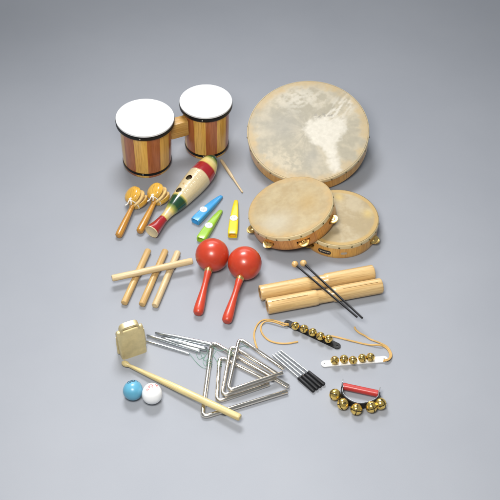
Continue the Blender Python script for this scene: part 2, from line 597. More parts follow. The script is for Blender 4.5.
def amber_colour(kind):
    def f(u, v):
        rr = math.hypot(u, v)
        n1 = nz(u, v, 1.8, 21 + kind); n2 = nz(u, v, 5, 23 + kind); n3 = nz(u, v, 15, 25 + kind)
        if kind == 0:
            a, b, e = (0.40, 0.295, 0.135), (0.47, 0.375, 0.20), (0.50, 0.33, 0.12)
            c = lerp3(a, b, sstep(-0.6, 0.7, n1 + 0.3 * n2 + 0.3 * n3))
            c = lerp3(c, (0.50, 0.45, 0.33), 0.8 * math.exp(-(((u + 0.35) / 0.42) ** 2 + ((v - 0.45) / 0.36) ** 2)))
            c = lerp3(c, (0.44, 0.29, 0.09), 0.6 * math.exp(-(((u - 0.42) / 0.25) ** 2 + ((v + 0.05) / 0.35) ** 2)))
            c = lerp3(c, e, 0.8 * sstep(0.80, 1.0, rr + 0.08 * n2))
        else:
            a, b, e = (0.40, 0.31, 0.165), (0.49, 0.40, 0.245), (0.52, 0.345, 0.115)
            c = lerp3(a, b, sstep(-0.4, 0.5, n1 + 0.3 * n2 + 0.2 * n3))
            for (x, y) in ((0.02, -0.72), (0.74, -0.12)):  # jingle slot light shining through the skin, painted as golden spots
                c = lerp3(c, (0.64, 0.46, 0.15), 0.7 * math.exp(-(((u - x) / 0.13) ** 2 + ((v - y) / 0.16) ** 2)))
            c = lerp3(c, e, 0.9 * sstep(0.85, 0.92, rr + 0.02 * n2))
        c = tuple(x * g for x, g in zip(c, (0.83, 0.82, 0.83) if kind == 0 else (0.84, 0.845, 0.87)))
        if rr > 1.0:
            c = lerp3(c, (0.70, 0.57, 0.32), 0.9)  # skin's pale lap, lightened further to paint the rim's lit edge
        return c
    return f

def skin_mesh(R, H, lap, colf, up2, rings=110, n=240):
    """stretched skin with its lap down the outside of the rim; up2 turns the marking"""
    m = MB()
    rows = [(R * (k / rings) ** 0.9, H + 0.0012) for k in range(1, rings)]
    rows += [(R * 0.985, H + 0.0012), (R * 0.997, H + 0.0009), (R * 1.004, H - 0.0004), (R * 1.008, H - 0.002), (R * 1.008, H - lap * 0.6)]
    vs = [V((0, 0, H + 0.0012))]; cs = [colf(0, 0)]
    last = len(rows)
    rows.append((R * 1.008, H - lap))
    rows.append((R * 1.001, H - lap - 0.0004))
    fs = []
    for k, (r, z) in enumerate(rows):
        for i in range(n):
            a = 2 * PI * i / n
            zz = z
            if k >= last:
                zz = z + 0.0012 * noise.noise(V((math.cos(a) * 9, math.sin(a) * 9, 1)))
            vs.append(V((r * math.cos(a), r * math.sin(a), zz)))
            s = r / R if k < last - 4 else 1.02
            cs.append(colf(s * math.cos(a + up2), -s * math.sin(a + up2)))
    for i in range(n):
        fs.append([0, 1 + i, 1 + (i + 1) % n])
    for k in range(len(rows) - 1):
        for i in range(n):
            j = (i + 1) % n
            fs.append([1 + k * n + i, 1 + k * n + j, 1 + (k + 1) * n + j, 1 + (k + 1) * n + i])
    m.add(vs, fs, 0, None, cs)
    return m

def rim_angle(T, R, z, px, py):
    best = None
    for k in range(720):
        a = 2 * PI * k / 720
        p = T @ V((R * math.cos(a), R * math.sin(a), z))
        x, y = proj(p)
        nrm = (T.to_3x3() @ V((math.cos(a), math.sin(a), 0)))
        e = (x - px) ** 2 + (y - py) ** 2
        if nrm.dot(CAM - p) < 0: e += 1e4
        if best is None or e < best[0]: best = (e, a)
    return best[1]

def cyl_patch(R, a0, half, z0, zh, th, rc=0.3, nseg=16):
    """curved plate with rounded ends lying on a rim of radius R"""
    vs, fs = [], []
    for i in range(nseg + 1):
        s = -1 + 2 * i / nseg
        h = zh
        e = (abs(s) - (1 - rc)) / rc
        if e > 0: h = zh * (0.35 + 0.65 * math.sqrt(max(0, 1 - e * e)))
        a = a0 + s * half
        for (r, z) in ((R, z0 - h), (R + th, z0 - h), (R + th, z0 + h), (R, z0 + h)):
            vs.append((r * math.cos(a), r * math.sin(a), z))
    for i in range(nseg):
        for k in range(4):
            l = (k + 1) % 4
            fs.append([i * 4 + k, i * 4 + l, (i + 1) * 4 + l, (i + 1) * 4 + k])
    fs.append([0, 1, 2, 3]); fs.append([nseg * 4 + k for k in (3, 2, 1, 0)])
    return vs, fs

def hand_drum(name, label, cat, pose, H, colf, skin_mat, wood_mat, lap, ntack, jpx=(), group=None, wall=0.007, tack_r=0.0024, jr=0.0135):
    c, n, R = pose
    base = c - n * H
    T = frame(base, n, V((0, 1, 0)))
    root = thing(name, T, label, cat, group)
    zs = [0, 0.0012, H * 0.24, H * 0.24 + 0.013, H - lap, H - 0.003, H]
    ro = [R * 0.99, R, R, R, R, R, R * 0.99]
    ri = [R - wall * 0.8] + [R - wall] * 5 + [R - wall * 0.8]
    nA = 240
    jang = [rim_angle(T, R + 0.004, H * 0.24 + 0.007, *p) for p in jpx]
    slots = set()
    hw = 0.0165 / R
    for a in jang:
        for i in range(nA):
            d = (2 * PI * (i + 0.5) / nA - a + PI) % (2 * PI) - PI
            if abs(d) < hw: slots.add(i)
    m = MB()
    polar_shell(nA, zs, ro, ri, lambda i, j: not (j == 2 and i in slots), m)
    fr = part('frame', m.mesh('frame', wood_mat, angle=50), root)
    sk = part('drum_skin', skin_mesh(R, H, lap, colf, 0.0).mesh('drum_skin', skin_mat, pig=True, angle=60), root)
    t = MB(); t.add(*lathe([(tack_r, 0), (tack_r * 0.92, tack_r * 0.3), (tack_r * 0.6, tack_r * 0.62), (0, tack_r * 0.75)], 12))
    tm = t.mesh('tack', M['tack'])
    for k in range(ntack):
        a = 2 * PI * (k + 0.35 + random.uniform(-.1, .1)) / ntack
        part('tack', tm, sk, frame(V((R * 1.008 * math.cos(a), R * 1.008 * math.sin(a), H - lap * 0.62 + random.uniform(-.0006, .0006))), V((math.cos(a), math.sin(a), 0))))
    if jang:
        cup = [(0.0014, 0.0026), (jr * 0.35, 0.0024), (jr * 0.48, 0.0006), (jr * 0.9, 0), (jr, 0.0004)]
        j = MB(); j.add(*lathe(cup + [(r, z - 0.0006) for r, z in reversed(cup)] + [cup[0]], 40))
        jm = j.mesh('jingle', M['brass'])
        p = MB(); p.add(*lathe([(0, -0.0068), (0.0011, -0.0068), (0.0011, 0.0068), (0, 0.0068)], 12))
        pm = p.mesh('pin', M['rivet'])
        for a in jang:
            cc = V(((R + 0.0015) * math.cos(a), (R + 0.0015) * math.sin(a), H * 0.24 + 0.0065))
            outw = V((math.cos(a), math.sin(a), 0))
            pin = part('jingle_pin', pm, root, Matrix.Translation(cc - outw * 0.003))
            for sgn in (-1, 1):
                tilt = V((0, 0, 1)) + outw * (0.22 if sgn > 0 else -0.05) + V((random.uniform(-.1, .1), random.uniform(-.1, .1), 0))
                if sgn < 0: tilt = -tilt
                part('jingle', jm, pin, frame(outw * (0.0035 if sgn > 0 else 0.002) + V((0, 0, sgn * 0.0018)), tilt, V((0, 1, 0))))
    return root, T, R

hand_drum('frame_drum', 'large round frame drum with a mottled goat skin and pale branching patch', 'drum',
          disc_pose(308, 130, 60.6, 50.0, rad(0.6), 0.29), 0.047, goat_colour, M['goat'], M['frame_wood'], 0.010, 24)
TG = 'tambourines stacked in front of the frame drum'
pose1 = disc_pose(290.3, 206.5, 43.3, 28.9, rad(17.8), 0.42)
hand_drum('tambourine', 'amber tambourine tilted on top with its right side resting on the other', 'tambourine',
          pose1, 0.044, amber_colour(0), M['amber_skin'], M['frame_red'], 0.011, 22,
          ((246.5, 226), (267.3, 245), (304.5, 244), (331.8, 218.5)), TG)
d2 = ray(339, 217.2)
H2 = 0.045
t2 = (CAM.z - H2) / (-d2.z)
pose2 = (CAM + d2 * t2, V((0, 0, 1)), 39.6 / 1000 * t2)
tb2, T2m, R2 = hand_drum('tambourine', 'tambourine lying flat underneath, with a small black label on its rim', 'tambourine',
          pose2, H2, amber_colour(1), M['amber_skin'], M['frame_wood'], 0.0105, 22,
          ((373.2, 239), (306, 246)), TG)
al = rim_angle(T2m, R2, 0.018, 324.8, 250.6)
mb = MB(); mb.add(*cyl_patch(R2 + 0.0002, al, 0.0165 / R2, 0.0165, 0.0062, 0.0008))
lb = part('label_plate', mb.mesh('label_plate', M['label_black']), tb2)
pts = []
for k in range(60):
    t = k / 59
    s = (-0.78 + 1.56 * t + 0.10 * math.sin(t * 34)) * 0.0165 / R2
    z = 0.0165 + 0.0017 * math.cos(t * 34) * (2.0 if k < 7 else 0.55 + 0.5 * noise.noise(V((t * 9, 2, 0)))) + 0.0006 * t
    pts.append(((R2 + 0.0012) * math.cos(al + s), (R2 + 0.0012) * math.sin(al + s), z))
mb = MB(); mb.add(*tube(pts, 0.00042, 6))
part('script_lettering', mb.mesh('script_lettering', M['label_script']), lb)
al2 = rim_angle(T2m, R2, 0.018, 343.7, 249.5)
mb = MB(); mb.add(*cyl_patch(R2 + 0.0002, al2, 0.008 / R2, 0.018, 0.0038, 0.0004, 0.6))
part('round_stamp', mb.mesh('round_stamp', M['sticker']), tb2)
print('RADII', R2, pose1[2], pose1[1])

# ------------------------------------------------------------------ fish guiro
def guiro():
    p0 = at(151.5, 232.5, 0.021); p1 = at(214.5, 160, 0.034)
    ax = p1 - p0; L = ax.length
    T = frame(p0, ax)
    prof = [(0, .0185), (.03, .0175), (.10, .0140), (.16, .0118), (.22, .0115), (.28, .0138), (.34, .0185), (.42, .0232), (.55, .0282), (.66, .0312), (.76, .0318), (.83, .0305), (.89, .0268), (.94, .0215), (.975, .015), (1.0, .0075)]
    def rad_at(t):
        for (a, ra), (b, rb) in zip(prof, prof[1:]):
            if t <= b:
                i = prof.index((a, ra))
                m0 = (rb - prof[i - 1][1]) / (b - prof[i - 1][0]) if i > 0 else (rb - ra) / (b - a)
                m1 = (prof[i + 2][1] - ra) / (prof[i + 2][0] - a) if i + 2 < len(prof) else (rb - ra) / (b - a)
                h = b - a; s = (t - a) / h
                return (2*s**3-3*s*s+1)*ra + (s**3-2*s*s+s)*h*m0 + (-2*s**3+3*s*s)*rb + (s**3-s*s)*h*m1
        return prof[-1][1]
    nat = (0.60, 0.49, 0.29); red = (0.31, 0.012, 0.016); grn = (0.010, 0.050, 0.020); yel = (0.66, 0.50, 0.15)
    bands = [(0, nat), (.007, nat), (.010, red), (.175, red), (.185, yel), (.235, nat), (.265, yel), (.30, (0.20, 0.25, 0.05)), (.325, grn), (.405, grn), (.418, (.2, .22, .06)), (.43, yel), (.445, nat), (.745, nat), (.755, red), (.845, red), (.86, yel), (.905, (0.62, 0.52, 0.22)), (.93, (0.22, 0.26, 0.06)), (.95, grn), (1.0, grn)]
    def colour(t):
        for (a, ca), (b, cb) in zip(bands, bands[1:]):
            if t <= b: return lerp3(ca, cb, (t - a) / (b - a))
        return bands[-1][1]
    NR, NA = 420, 112
    m = MB(); vs, cs, fs = [], [], []
    holes = []
    for (hx, hy, rx) in ((178.6, 189.8, 0.0082), (188.8, 177.2, 0.0088)):
        holes.append((at(hx, hy, 0.055), rx))
    Ti = T.inverted()
    hl = []
    for p, rx in holes:
        # walk the sight line down to the body's top
        d = (p - CAM).normalized(); q = CAM.copy(); best = None
        for k in range(4000):
            q = CAM + d * (2.0 + k * 0.0003)
            l = Ti @ q
            t = l.z / L
            if 0 < t < 1 and math.hypot(l.x, l.y) < rad_at(t):
                best = l; break
        hl.append((best, rx))
    for k in range(NR + 1):
        t = k / NR
        r = rad_at(t)
        if 0.45 < t < 0.74:
            w = sstep(0.45, 0.46, t) * sstep(0.74, 0.73, t)
            r -= 0.00055 * w * (0.5 + 0.5 * math.cos((t - 0.45) / 0.29 * 2 * PI * 34)) ** 2
        bend = 0.010 * sstep(0.80, 1.0, t) ** 1.5 + 0.002 * sstep(0.12, 0.0, t)
        for i in range(NA):
            a = 2 * PI * i / NA
            vs.append((r * math.cos(a), r * math.sin(a) + bend, t * L))
            cs.append(colour(min(1, max(0, t + 0.006 * noise.noise(V((math.cos(a) * 2, math.sin(a) * 2, t * 9)))))))
    for k in range(NR):
        for i in range(NA):
            j = (i + 1) % NA
            f = [k * NA + i, k * NA + j, (k + 1) * NA + j, (k + 1) * NA + i]
            ctr = sum((V(vs[x]) for x in f), V()) / 4
            if any(h is not None and (ctr - h).length < rx and ctr.y > 0 for h, rx in hl):
                continue
            fs.append(f)
    # nose cap and the hollowed tail end
    o = len(vs)
    vs.append((0, 0.0105, L + 0.004)); cs.append(grn)
    for i in range(NA):
        fs.append([NR * NA + i, NR * NA + (i + 1) % NA, o])
    prev = list(range(NA))
    for (s, dz) in ((0.93, 0.0004), (0.90, 0.0022), (0.5, 0.0045)):
        o = len(vs)
        for i in range(NA):
            a = 2 * PI * i / NA
            vs.append((0.0185 * s * math.cos(a), 0.0185 * s * math.sin(a) + 0.002, dz)); cs.append(nat)
        for i in range(NA):
            j = (i + 1) % NA
            fs.append([prev[i], o + i, o + j, prev[j]])
        prev = list(range(o, o + NA))
    o = len(vs); vs.append((0, 0.002, 0.005)); cs.append(nat)
    for i in range(NA):
        fs.append([prev[i], o, prev[(i + 1) % NA]])
    m.add(vs, fs, 0, None, cs)
    root = thing('fish_guiro', T, 'fish shaped wooden guiro with red, green and yellow painted bands and two sound holes', 'guiro')
    part('body', m.mesh('body', M['guiro'], pig=True, angle=60), root)
    # small dowel plug between the holes
    d = MB(); d.add(*lathe([(0.0032, -0.002), (0.0032, 0.0004), (0.002, 0.0010), (0, 0.0011)], 20))
    if hl[0][0] is not None and hl[1][0] is not None:
        mid = (hl[0][0] + hl[1][0]) / 2
        nr = V((mid.x, mid.y, 0)).normalized()
        part('dowel_plug', d.mesh('dowel_plug', M['clave_a']), root, frame(nr * (rad_at(mid.z / L) - 0.0002) + V((0, 0, mid.z)), nr))
guiro()

p0 = at(242.6, 192.4, 0.003); p1 = at(221, 160, 0.0045)
Lc = (p1 - p0).length
mb = MB(); mb.add(*lathe([(0, 0), (.0018, .0003), (.0024, .002), (.0030, Lc * .40), (.0040, Lc * .46), (.0046, Lc * .56), (.0047, Lc * .93), (.0043, Lc * .985), (.003, Lc), (0, Lc)], 24))
solo('scraper_stick', mb.mesh('scraper_stick', M['pale_wood']), frame(p0, p1 - p0), 'thin pale wooden scraper lying beside the fish shaped guiro', 'stick')

# ------------------------------------------------------------------ castanets on handles
def leaf(a_len, b_len, w, H, n=56, rings=14, flat=0.0):
    """half shell: outline with a narrow end towards -z, domed towards +x"""
    def outline(a):
        c, s = math.cos(a), math.sin(a)
        z = a_len * c if c > 0 else b_len * c
        y = w * s * (1 - 0.10 * max(0, -c) ** 1.2)
        return y, z
    vs, fs = [], []
    for k in range(rings + 1):
        f = k / rings
        h = H * (flat + (1 - flat) * math.sqrt(max(0, 1 - f ** 2.6))) if k < rings else 0
        for i in range(n):
            y, z = outline(2 * PI * i / n)
            vs.append((h, y * f, z * f))
    for k in range(rings):
        for i in range(n):
            j = (i + 1) % n
            fs.append([k * n + i, k * n + j, (k + 1) * n + j, (k + 1) * n + i])
    o = len(vs)
    for i in range(n):
        y, z = outline(2 * PI * i / n)
        vs.append((-0.0008, y * 0.985, z * 0.985))
    for i in range(n):
        j = (i + 1) % n
        fs.append([rings * n + i, rings * n + j, o + j, o + i])
    fs.append(list(range(o, o + n)))
    return vs, fs

M['castanet_cut'] = wood('castanet_cut_face', (0.66, 0.44, 0.15), (0.76, 0.55, 0.24), 0.5)
def castanet(T, Lh, label, group):
    root = thing('castanet', T, label, 'castanet', group)
    m = MB(); m.add(*lathe([(0, 0), (.0062, .0004), (.0090, .003), (.0099, .010), (.0096, .028), (.0083, .055), (.0069, .080), (.0060, Lh), (.0056, Lh + .012)], 32))
    part('handle', m.mesh('handle', M['castanet_handle']), root)
    zc = Lh + 0.030
    pd = MB()
    vs, fs = leaf(0.0265, 0.031, 0.0255, 0.0036, flat=0.85)
    pd.add([(v[0], v[1], v[2] + zc) for v in vs], fs)
    pd.add([(-v[0] - .0016, v[1], v[2] + zc) for v in vs], fs)
    part('paddle', pd.mesh('paddle', M['castanet_cut'], angle=50), root)
    for sgn in (1, -1):
        m = MB()
        vs, fs = leaf(0.0265, 0.0245, 0.0255, 0.0160, flat=0.16)
        m.add(vs, fs[:-57]); m.add(vs, fs[-57:], 1)
        tilt = Matrix.Rotation(sgn * rad(13), 4, 'Y')
        S2 = Matrix.Diagonal((sgn, 1, 1, 1))
        hinge = Matrix.Translation((sgn * 0.0052, 0, Lh + 0.004))
        part('clapper_shell', m.mesh('clapper_shell', [M['castanet'], M['castanet_cut']], angle=50), root, hinge @ tilt @ Matrix.Translation((0, 0, 0.0245)) @ S2)
    # white string that ties the shells to the paddle
    P = []
    for k in range(40):
        a = 2 * PI * k / 39 * 2
        P.append((0.0185 * math.cos(a), 0.0085 * math.sin(a) + 0.003, Lh + 0.009 + 0.0022 * math.sin(a * 0.5 + 1)))
    m = MB(); m.add(*tube(P, 0.0015, 8))
    kn = [(0.0175, 0.006, Lh + .010), (0.021, 0.009, Lh + .004), (0.0215, 0.008, Lh - .003), (0.019, 0.004, Lh - .007), (0.020, -0.001, Lh - .012)]
    m.add(*tube(smooth_path(kn, 5), 0.0016, 8))
    kn2 = [(0.0175, -0.004, Lh + .012), (0.0205, 0.004, Lh + .009), (0.0200, 0.010, Lh + .003), (0.0165, 0.0125, Lh - .002), (0.012, 0.010, Lh - .006)]
    m.add(*tube(smooth_path(kn2, 5), 0.0014, 8))
    m.add(*sphere(0.0034, 14, 8, (0.0185, 0.007, Lh + .010)))
    part('tie_string', m.mesh('tie_string', M['string']), root)
    return root

def castanet_pose(end, joint):
    p0 = at(*end, 0.0090)
    p1 = at(*joint, 0.020)
    ax = (p1 - p0)
    z = ax.normalized()
    xw = V((-0.62, -0.05, 0.78))
    x = (xw - z * xw.dot(z)).normalized()
    y = z.cross(x)
    T = Matrix((x, y, z)).transposed().to_4x4(); T.translation = p0
    return T, ax.length
CG = 'handle castanets left of the guiro'
T, Lh = castanet_pose((118.2, 236.5), (132.3, 206.7))
c1 = castanet(T, Lh, 'handle castanet on the outer left, apart from the fish shaped guiro', CG)
T, Lh2 = castanet_pose((139.2, 232.2), (154.2, 202.9))
dup(c1, T, 'handle castanet touching the fish shaped guiro')

# ------------------------------------------------------------------ kazoos
def kazoo_meshes():
    L = 0.121
    st = [(0.0, .0118, .0086), (.004, .0124, .0090), (.012, .0126, .0092), (.030, .0122, .0092), (.055, .0112, .0088), (.085, .0088, .0074), (.105, .0066, .0058), (.114, .0056, .0048), (.119, .0046, .0040), (.121, .0030, .0026)]
    n = 48
    def ring(w, h, z, e=4.2):
        out = []
        for i in range(n):
            a = 2 * PI * i / n
            c, s = math.cos(a), math.sin(a)
            x = math.copysign(abs(c) ** (2 / e), c) * w
            y = math.copysign(abs(s) ** (2 / e), s) * h
            out.append((x, y + h, z))
        return out
    vs, fs, ms = [], [], []
    rings = [ring(w, h, z, 4.6 - 1.6 * z / L) for z, w, h in st]
    # open wide end: lip, then a recess
    w0, h0 = st[0][1], st[0][2]
    def inner(s, z): return [((x) * s, (y - h0) * s + h0, z) for x, y, _ in ring(w0, h0, 0, 2.6)]
    rings = [inner(0.45, 0.006), inner(0.70, 0.005), inner(0.74, 0.0004)] + rings
    for r in rings: vs += r
    for k in range(len(rings) - 1):
        for i in range(n):
            j = (i + 1) % n
            fs.append([k * n + i, k * n + j, (k + 1) * n + j, (k + 1) * n + i])
    fs.append(list(range(n))[::-1]); fs.append([(len(rings) - 1) * n + i for i in range(n)])
    b = MB(); b.add(vs, fs)
    return b, L
KG = 'plastic kazoos'
def kazoo(wide, narrow, disc, mat, label, lip=None):
    p0 = at(*wide, 0.0); p1 = at(*narrow, 0.0)
    b, L = kazoo_meshes()
    ax = (p1 - p0)
    T = frame(p0, ax)
    s = ax.length / L
    root = thing('kazoo', T, label, 'kazoo', KG)
    m = MB(); m.add([(v.x, v.y, v.z * s) for v in b.v], b.f)
    if lip:
        for k in range(48 * 2): m.mi[k] = 1
        m.mi[-2] = 1
    part('body', m.mesh('body', [mat, lip or mat], angle=45), root)
    q = T.inverted() @ at(*disc, 0.0185)
    t = MB(); t.add(*lathe([(.0098, -.004), (.0100, .0004), (.0096, .0016), (.0084, .0019), (.0080, .0013), (.0034, .0013), (.0032, .0018), (.0014, .0018), (.0013, .0006), (0, .0006)], 40))
    Tt = frame(V((q.x * 0.5, 0.0178, q.z)), V((0, 1, 0.03)), V((0, 0, 1)))
    tr = part('turret', t.mesh('turret', M['white_disc']), root, Tt)
    g = MB()
    for k in range(5):                      # worn ring of small moulded marks
        a = 2 * PI * k / 5 + 0.4
        P = [(.0056 * math.cos(a + d), .0056 * math.sin(a + d), .0013) for d in (-.38, -.19, 0, .19, .38)]
        g.add(*tube(P, 0.0006, 6))
    P = [(.0024 * math.cos(x), .0024 * math.sin(x), .0018) for x in [2 * PI * k / 20 for k in range(21)]]
    g.add(*tube(P, 0.0005, 6))
    part('moulded_marks', g.mesh('moulded_marks', M['grey_print']), tr)
    return root
kazoo((195.3, 224.0), (222.0, 197.2), (202.7, 209.0), M['blue_plastic'], 'sky blue kazoo with a white disc beside the fish shaped guiro')
kazoo((201.0, 242.5), (221.5, 211.5), (208.8, 225.3), M['green_plastic'], 'lime green kazoo with a white disc, its wide end behind a red maraca')
M['orange_lip'] = paint('orange_lip', (0.72, 0.40, 0.010), 0.35, 0, 0.06)
kazoo((232.6, 238.0), (236.2, 201.5), (233.5, 218.0), M['yellow_plastic'], 'bright yellow kazoo with a white disc', M['orange_lip'])

# ------------------------------------------------------------------ claves
def stick_pose(pa, pb, za, zb):
    a = at(*pa, za); b = at(*pb, zb)
    return a, b
LC, RC = 0.20, 0.0083
mb = MB()
e = 0.0028
mb.add(*lathe([(0, 0), (RC - e, 0), (RC - e * .3, e * .3), (RC, e), (RC, LC * .5), (RC, LC - e), (RC - e * .3, LC - e * .3), (RC - e, LC), (0, LC)], 40))
mA = mb.mesh('clave', M['clave_a']); mBm = mb.mesh('clave', M['clave_b'])
CLG = 'wooden claves crossed in a pile'
first = None
for (pa, pb, za, zb, me, lab) in (
        ((124.0, 303.5), (148.3, 250.2), RC, RC, mA, 'tan wooden clave on the paper, leftmost under the crossing one'),
        ((141.8, 305.0), (165.4, 250.6), RC, RC, mA, 'tan wooden clave on the paper, middle one under the crossing one'),
        ((154.8, 306.2), (177.8, 252.2), RC, RC, mBm, 'cream pale clave on the paper, nearest the maracas of the three side by side'),
        ((111.8, 278.4), (192.6, 260.9), RC * 3.03, RC * 3.03, mBm, 'pale clave lying crosswise on top of the three others')):
    a, b = stick_pose(pa, pb, za, zb)
    T = frame(a, b - a) @ Matrix.Rotation(random.uniform(0, 6), 4, 'Z') @ Matrix.Diagonal((1, 1, (b - a).length / LC, 1))
    if first is None:
        first = solo('clave', me, T, lab, 'clave', CLG)
    else:
        o = dup(first, T, lab); o.data = me

# ------------------------------------------------------------------ maracas
RB = 0.0412
def maraca(T, Lm, label):
    root = thing('maraca', T, label, 'maraca', 'red maracas')
    m = MB(); m.add(*sphere(RB, 72, 40))
    m.add(*[(lambda z: z)(x) for x in lathe([(RB * 1.0, -0.0009), (RB * 1.004, -0.0004), (RB * 1.004, 0.0004), (RB * 1.0, 0.0009)], 72)]) if False else None
    part('ball', m.mesh('ball', M['maraca_red']), root)
    f = MB(); f.add(*lathe([(.0090, RB - .0035), (.0098, RB - .0015), (.0096, RB + .004), (.0092, RB + .0085), (.0080, RB + .009)], 40))
    part('ferrule', f.mesh('ferrule', M['brass']), root)
    h = MB(); z0 = RB + .0075
    hl = Lm - z0
    h.add(*lathe([(.0070, z0), (.0088, z0 + .0008), (.0092, z0 + .004), (.0078, z0 + hl * .14), (.0072, z0 + hl * .28), (.0082, z0 + hl * .45), (.0104, z0 + hl * .65), (.0121, z0 + hl * .82), (.0124, z0 + hl * .90), (.0115, z0 + hl * .96), (.0085, z0 + hl * .99), (0, z0 + hl)], 40))
    part('handle', h.mesh('handle', M['maraca_handle']), root)
    return root
def maraca_pose(ball, end):
    a = at(*ball, RB); b = at(*end, 0.0115)
    return frame(a, b - a), (b - a).length
T, Lm = maraca_pose((212.3, 255), (197.6, 314.5))
m1 = maraca(T, Lm, 'red maraca touching the lime green kazoo')
T, Lm2 = maraca_pose((244.7, 263.2), (226.0, 323.2))
dup(m1, T, 'red maraca nearest the pair of wooden tone tubes')

# ------------------------------------------------------------------ slit tone tubes
RT, LT = 0.0188, 0.302
def tone_tube(slit):
    m = MB()
    zg0, zg1 = LT * 0.43, LT * 0.575
    zs = [0, .0012, .003, .012, .055, .105, zg0 - .006, zg0, zg0 + .003, zg1 - .003, zg1, zg1 + .006, LT - .105, LT - .055, LT - .012, LT - .003, LT - .0012, LT]
    g = 0.0163
    ro = [RT - .0016, RT - .0005, RT, RT, RT, RT, RT, RT - .0005, g, g, RT - .0005, RT, RT, RT, RT, RT, RT - .0005, RT - .0016]
    ri = [.0135] * 6 + [.0132] * 6 + [.0135] * 6
    nA = 96
    top = nA // 4 + 2
    def solid(i, j):
        if not slit: return True
        return not (i == top and (j in (3, 4) or j in (12, 13)))
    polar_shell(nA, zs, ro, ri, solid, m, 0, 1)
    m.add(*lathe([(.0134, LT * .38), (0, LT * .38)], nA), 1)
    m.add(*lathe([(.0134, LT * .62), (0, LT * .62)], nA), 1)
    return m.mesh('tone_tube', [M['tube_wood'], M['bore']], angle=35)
TTG = 'wooden tone tubes side by side'
def tube_pose(a, b):
    p, q = at(*a, RT), at(*b, RT)
    c = (p + q) / 2; z = (q - p).normalized()
    s = (q - p).length / LT
    return frame(p, z) @ Matrix.Diagonal((1, 1, s, 1)), s
T, s1 = tube_pose((259.8, 293.2), (373.4, 272.3))
tt = solo('tone_tube', tone_tube(False), T @ Matrix.Rotation(0.4, 4, 'Z'), 'wooden tone tube lying behind the slit one, under the black mallets', 'tone tube', TTG)
T, s2 = tube_pose((267.0, 306.5), (381.4, 285.6))
o2 = dup(tt, T, 'wooden tone tube in front, with a thin slit along each half')
o2.data = tone_tube(True)
print('TUBES', s1, s2)

# ------------------------------------------------------------------ mallets
zt = 2 * RT + 0.0028
RM = 0.0024
def mallet(T, Lx, label):
    root = thing('mallet', T, label, 'mallet', 'black mallets laid over the tone tubes')
    m = MB(); m.add(*lathe([(0, 0), (RM * .8, 0), (RM, .0006), (RM * 1.05, Lx - .004), (0, Lx - .004)], 20))
    part('shaft', m.mesh('shaft', M['black_stick']), root)
    b = MB(); b.add([(v[0], v[1], v[2] + Lx) for v in sphere(.0082, 36, 20)[0]], sphere(.0082, 36, 20)[1])
    part('bead', b.mesh('bead', M['bead_wood']), root)
    return root
a, b = at(357.2, 317.2, zt), at(294.9, 264.2, zt)
ml = mallet(frame(a, b - a), (b - a).length, 'black mallet with its round wooden bead nearer the red maracas')
a, b = at(362.6, 318.3, zt), at(302.4, 262.2, zt)
dup(ml, frame(a, b - a), 'black mallet with its round wooden bead nearer the flat tambourine')

# ------------------------------------------------------------------ sleigh bells
def bell_mesh(r):
    n, m_ = 48, 28
    m = MB(); vs, fs = [], []
    for k in range(m_ + 1):
        th = PI * k / m_
        rr = r * (1.035 if abs(k - m_ / 2) < 0.6 else 1.0)
        for i in range(n):
            a = 2 * PI * i / n
            vs.append((rr * math.sin(th) * math.cos(a), rr * math.sin(th) * math.sin(a), rr * math.cos(th)))
    for k in range(m_):
        th = PI * (k + .5) / m_
        for i in range(n):
            a = 2 * PI * (i + .5) / n
            off = math.sin(th) * math.sin((a % (PI / 2)) if (a % (PI / 2)) < PI / 4 else PI / 2 - (a % (PI / 2)))
            if th < 1.05 and off < 0.085: continue
            if abs(th - 1.02) < 0.16 and off < 0.17: continue
            j = (i + 1) % n
            fs.append([k * n + i, (k + 1) * n + i, (k + 1) * n + j, k * n + j])
    m.add(vs, fs, 0)
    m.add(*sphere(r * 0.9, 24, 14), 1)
    m.add(*lathe([(r * .30, -r * 1.22), (r * .34, -r * .95)], 16), 0)
    me = m.mesh('sleigh_bell', [M['bell_gold'], M['bell_dark']], weld=True, angle=60)
    return me

def strap_mesh(L, w, th, hole=True):
    """leather strip along x from 0 to L with round ends, a punched hole near each end"""
    hw = w / 2
    n = 14
    out = []
    for i in range(n + 1):
        a = PI / 2 + PI * i / n
        out.append((hw + hw * math.cos(a), hw * math.sin(a)))
    for i in range(n + 1):
        a = -PI / 2 + PI * i / n
        out.append((L - hw + hw * math.cos(a), hw * math.sin(a)))
    bm = bmesh.new()
    vb = [bm.verts.new((x, y, 0)) for x, y in out]
    edges = [bm.edges.new((vb[i], vb[(i + 1) % len(vb)])) for i in range(len(vb))]
    for hx in (hw * 0.95, L - hw * 0.95):
        hv = [bm.verts.new((hx + hw * .26 * math.cos(2 * PI * k / 14), hw * .26 * math.sin(2 * PI * k / 14), 0)) for k in range(14)]
        edges += [bm.edges.new((hv[k], hv[(k + 1) % 14])) for k in range(14)]
    bmesh.ops.triangle_fill(bm, use_beauty=True, edges=edges)
    fc = list(bm.faces)
    r = bmesh.ops.extrude_face_region(bm, geom=fc)
    bmesh.ops.translate(bm, vec=(0, 0, th), verts=[g for g in r['geom'] if isinstance(g, bmesh.types.BMVert)])
    bmesh.ops.recalc_face_normals(bm, faces=bm.faces)
    vs = [v.co.copy() for v in bm.verts]; bm.verts.index_update()
    fs = [[v.index for v in f.verts] for f in bm.faces]
    bm.free()
    return vs, fs

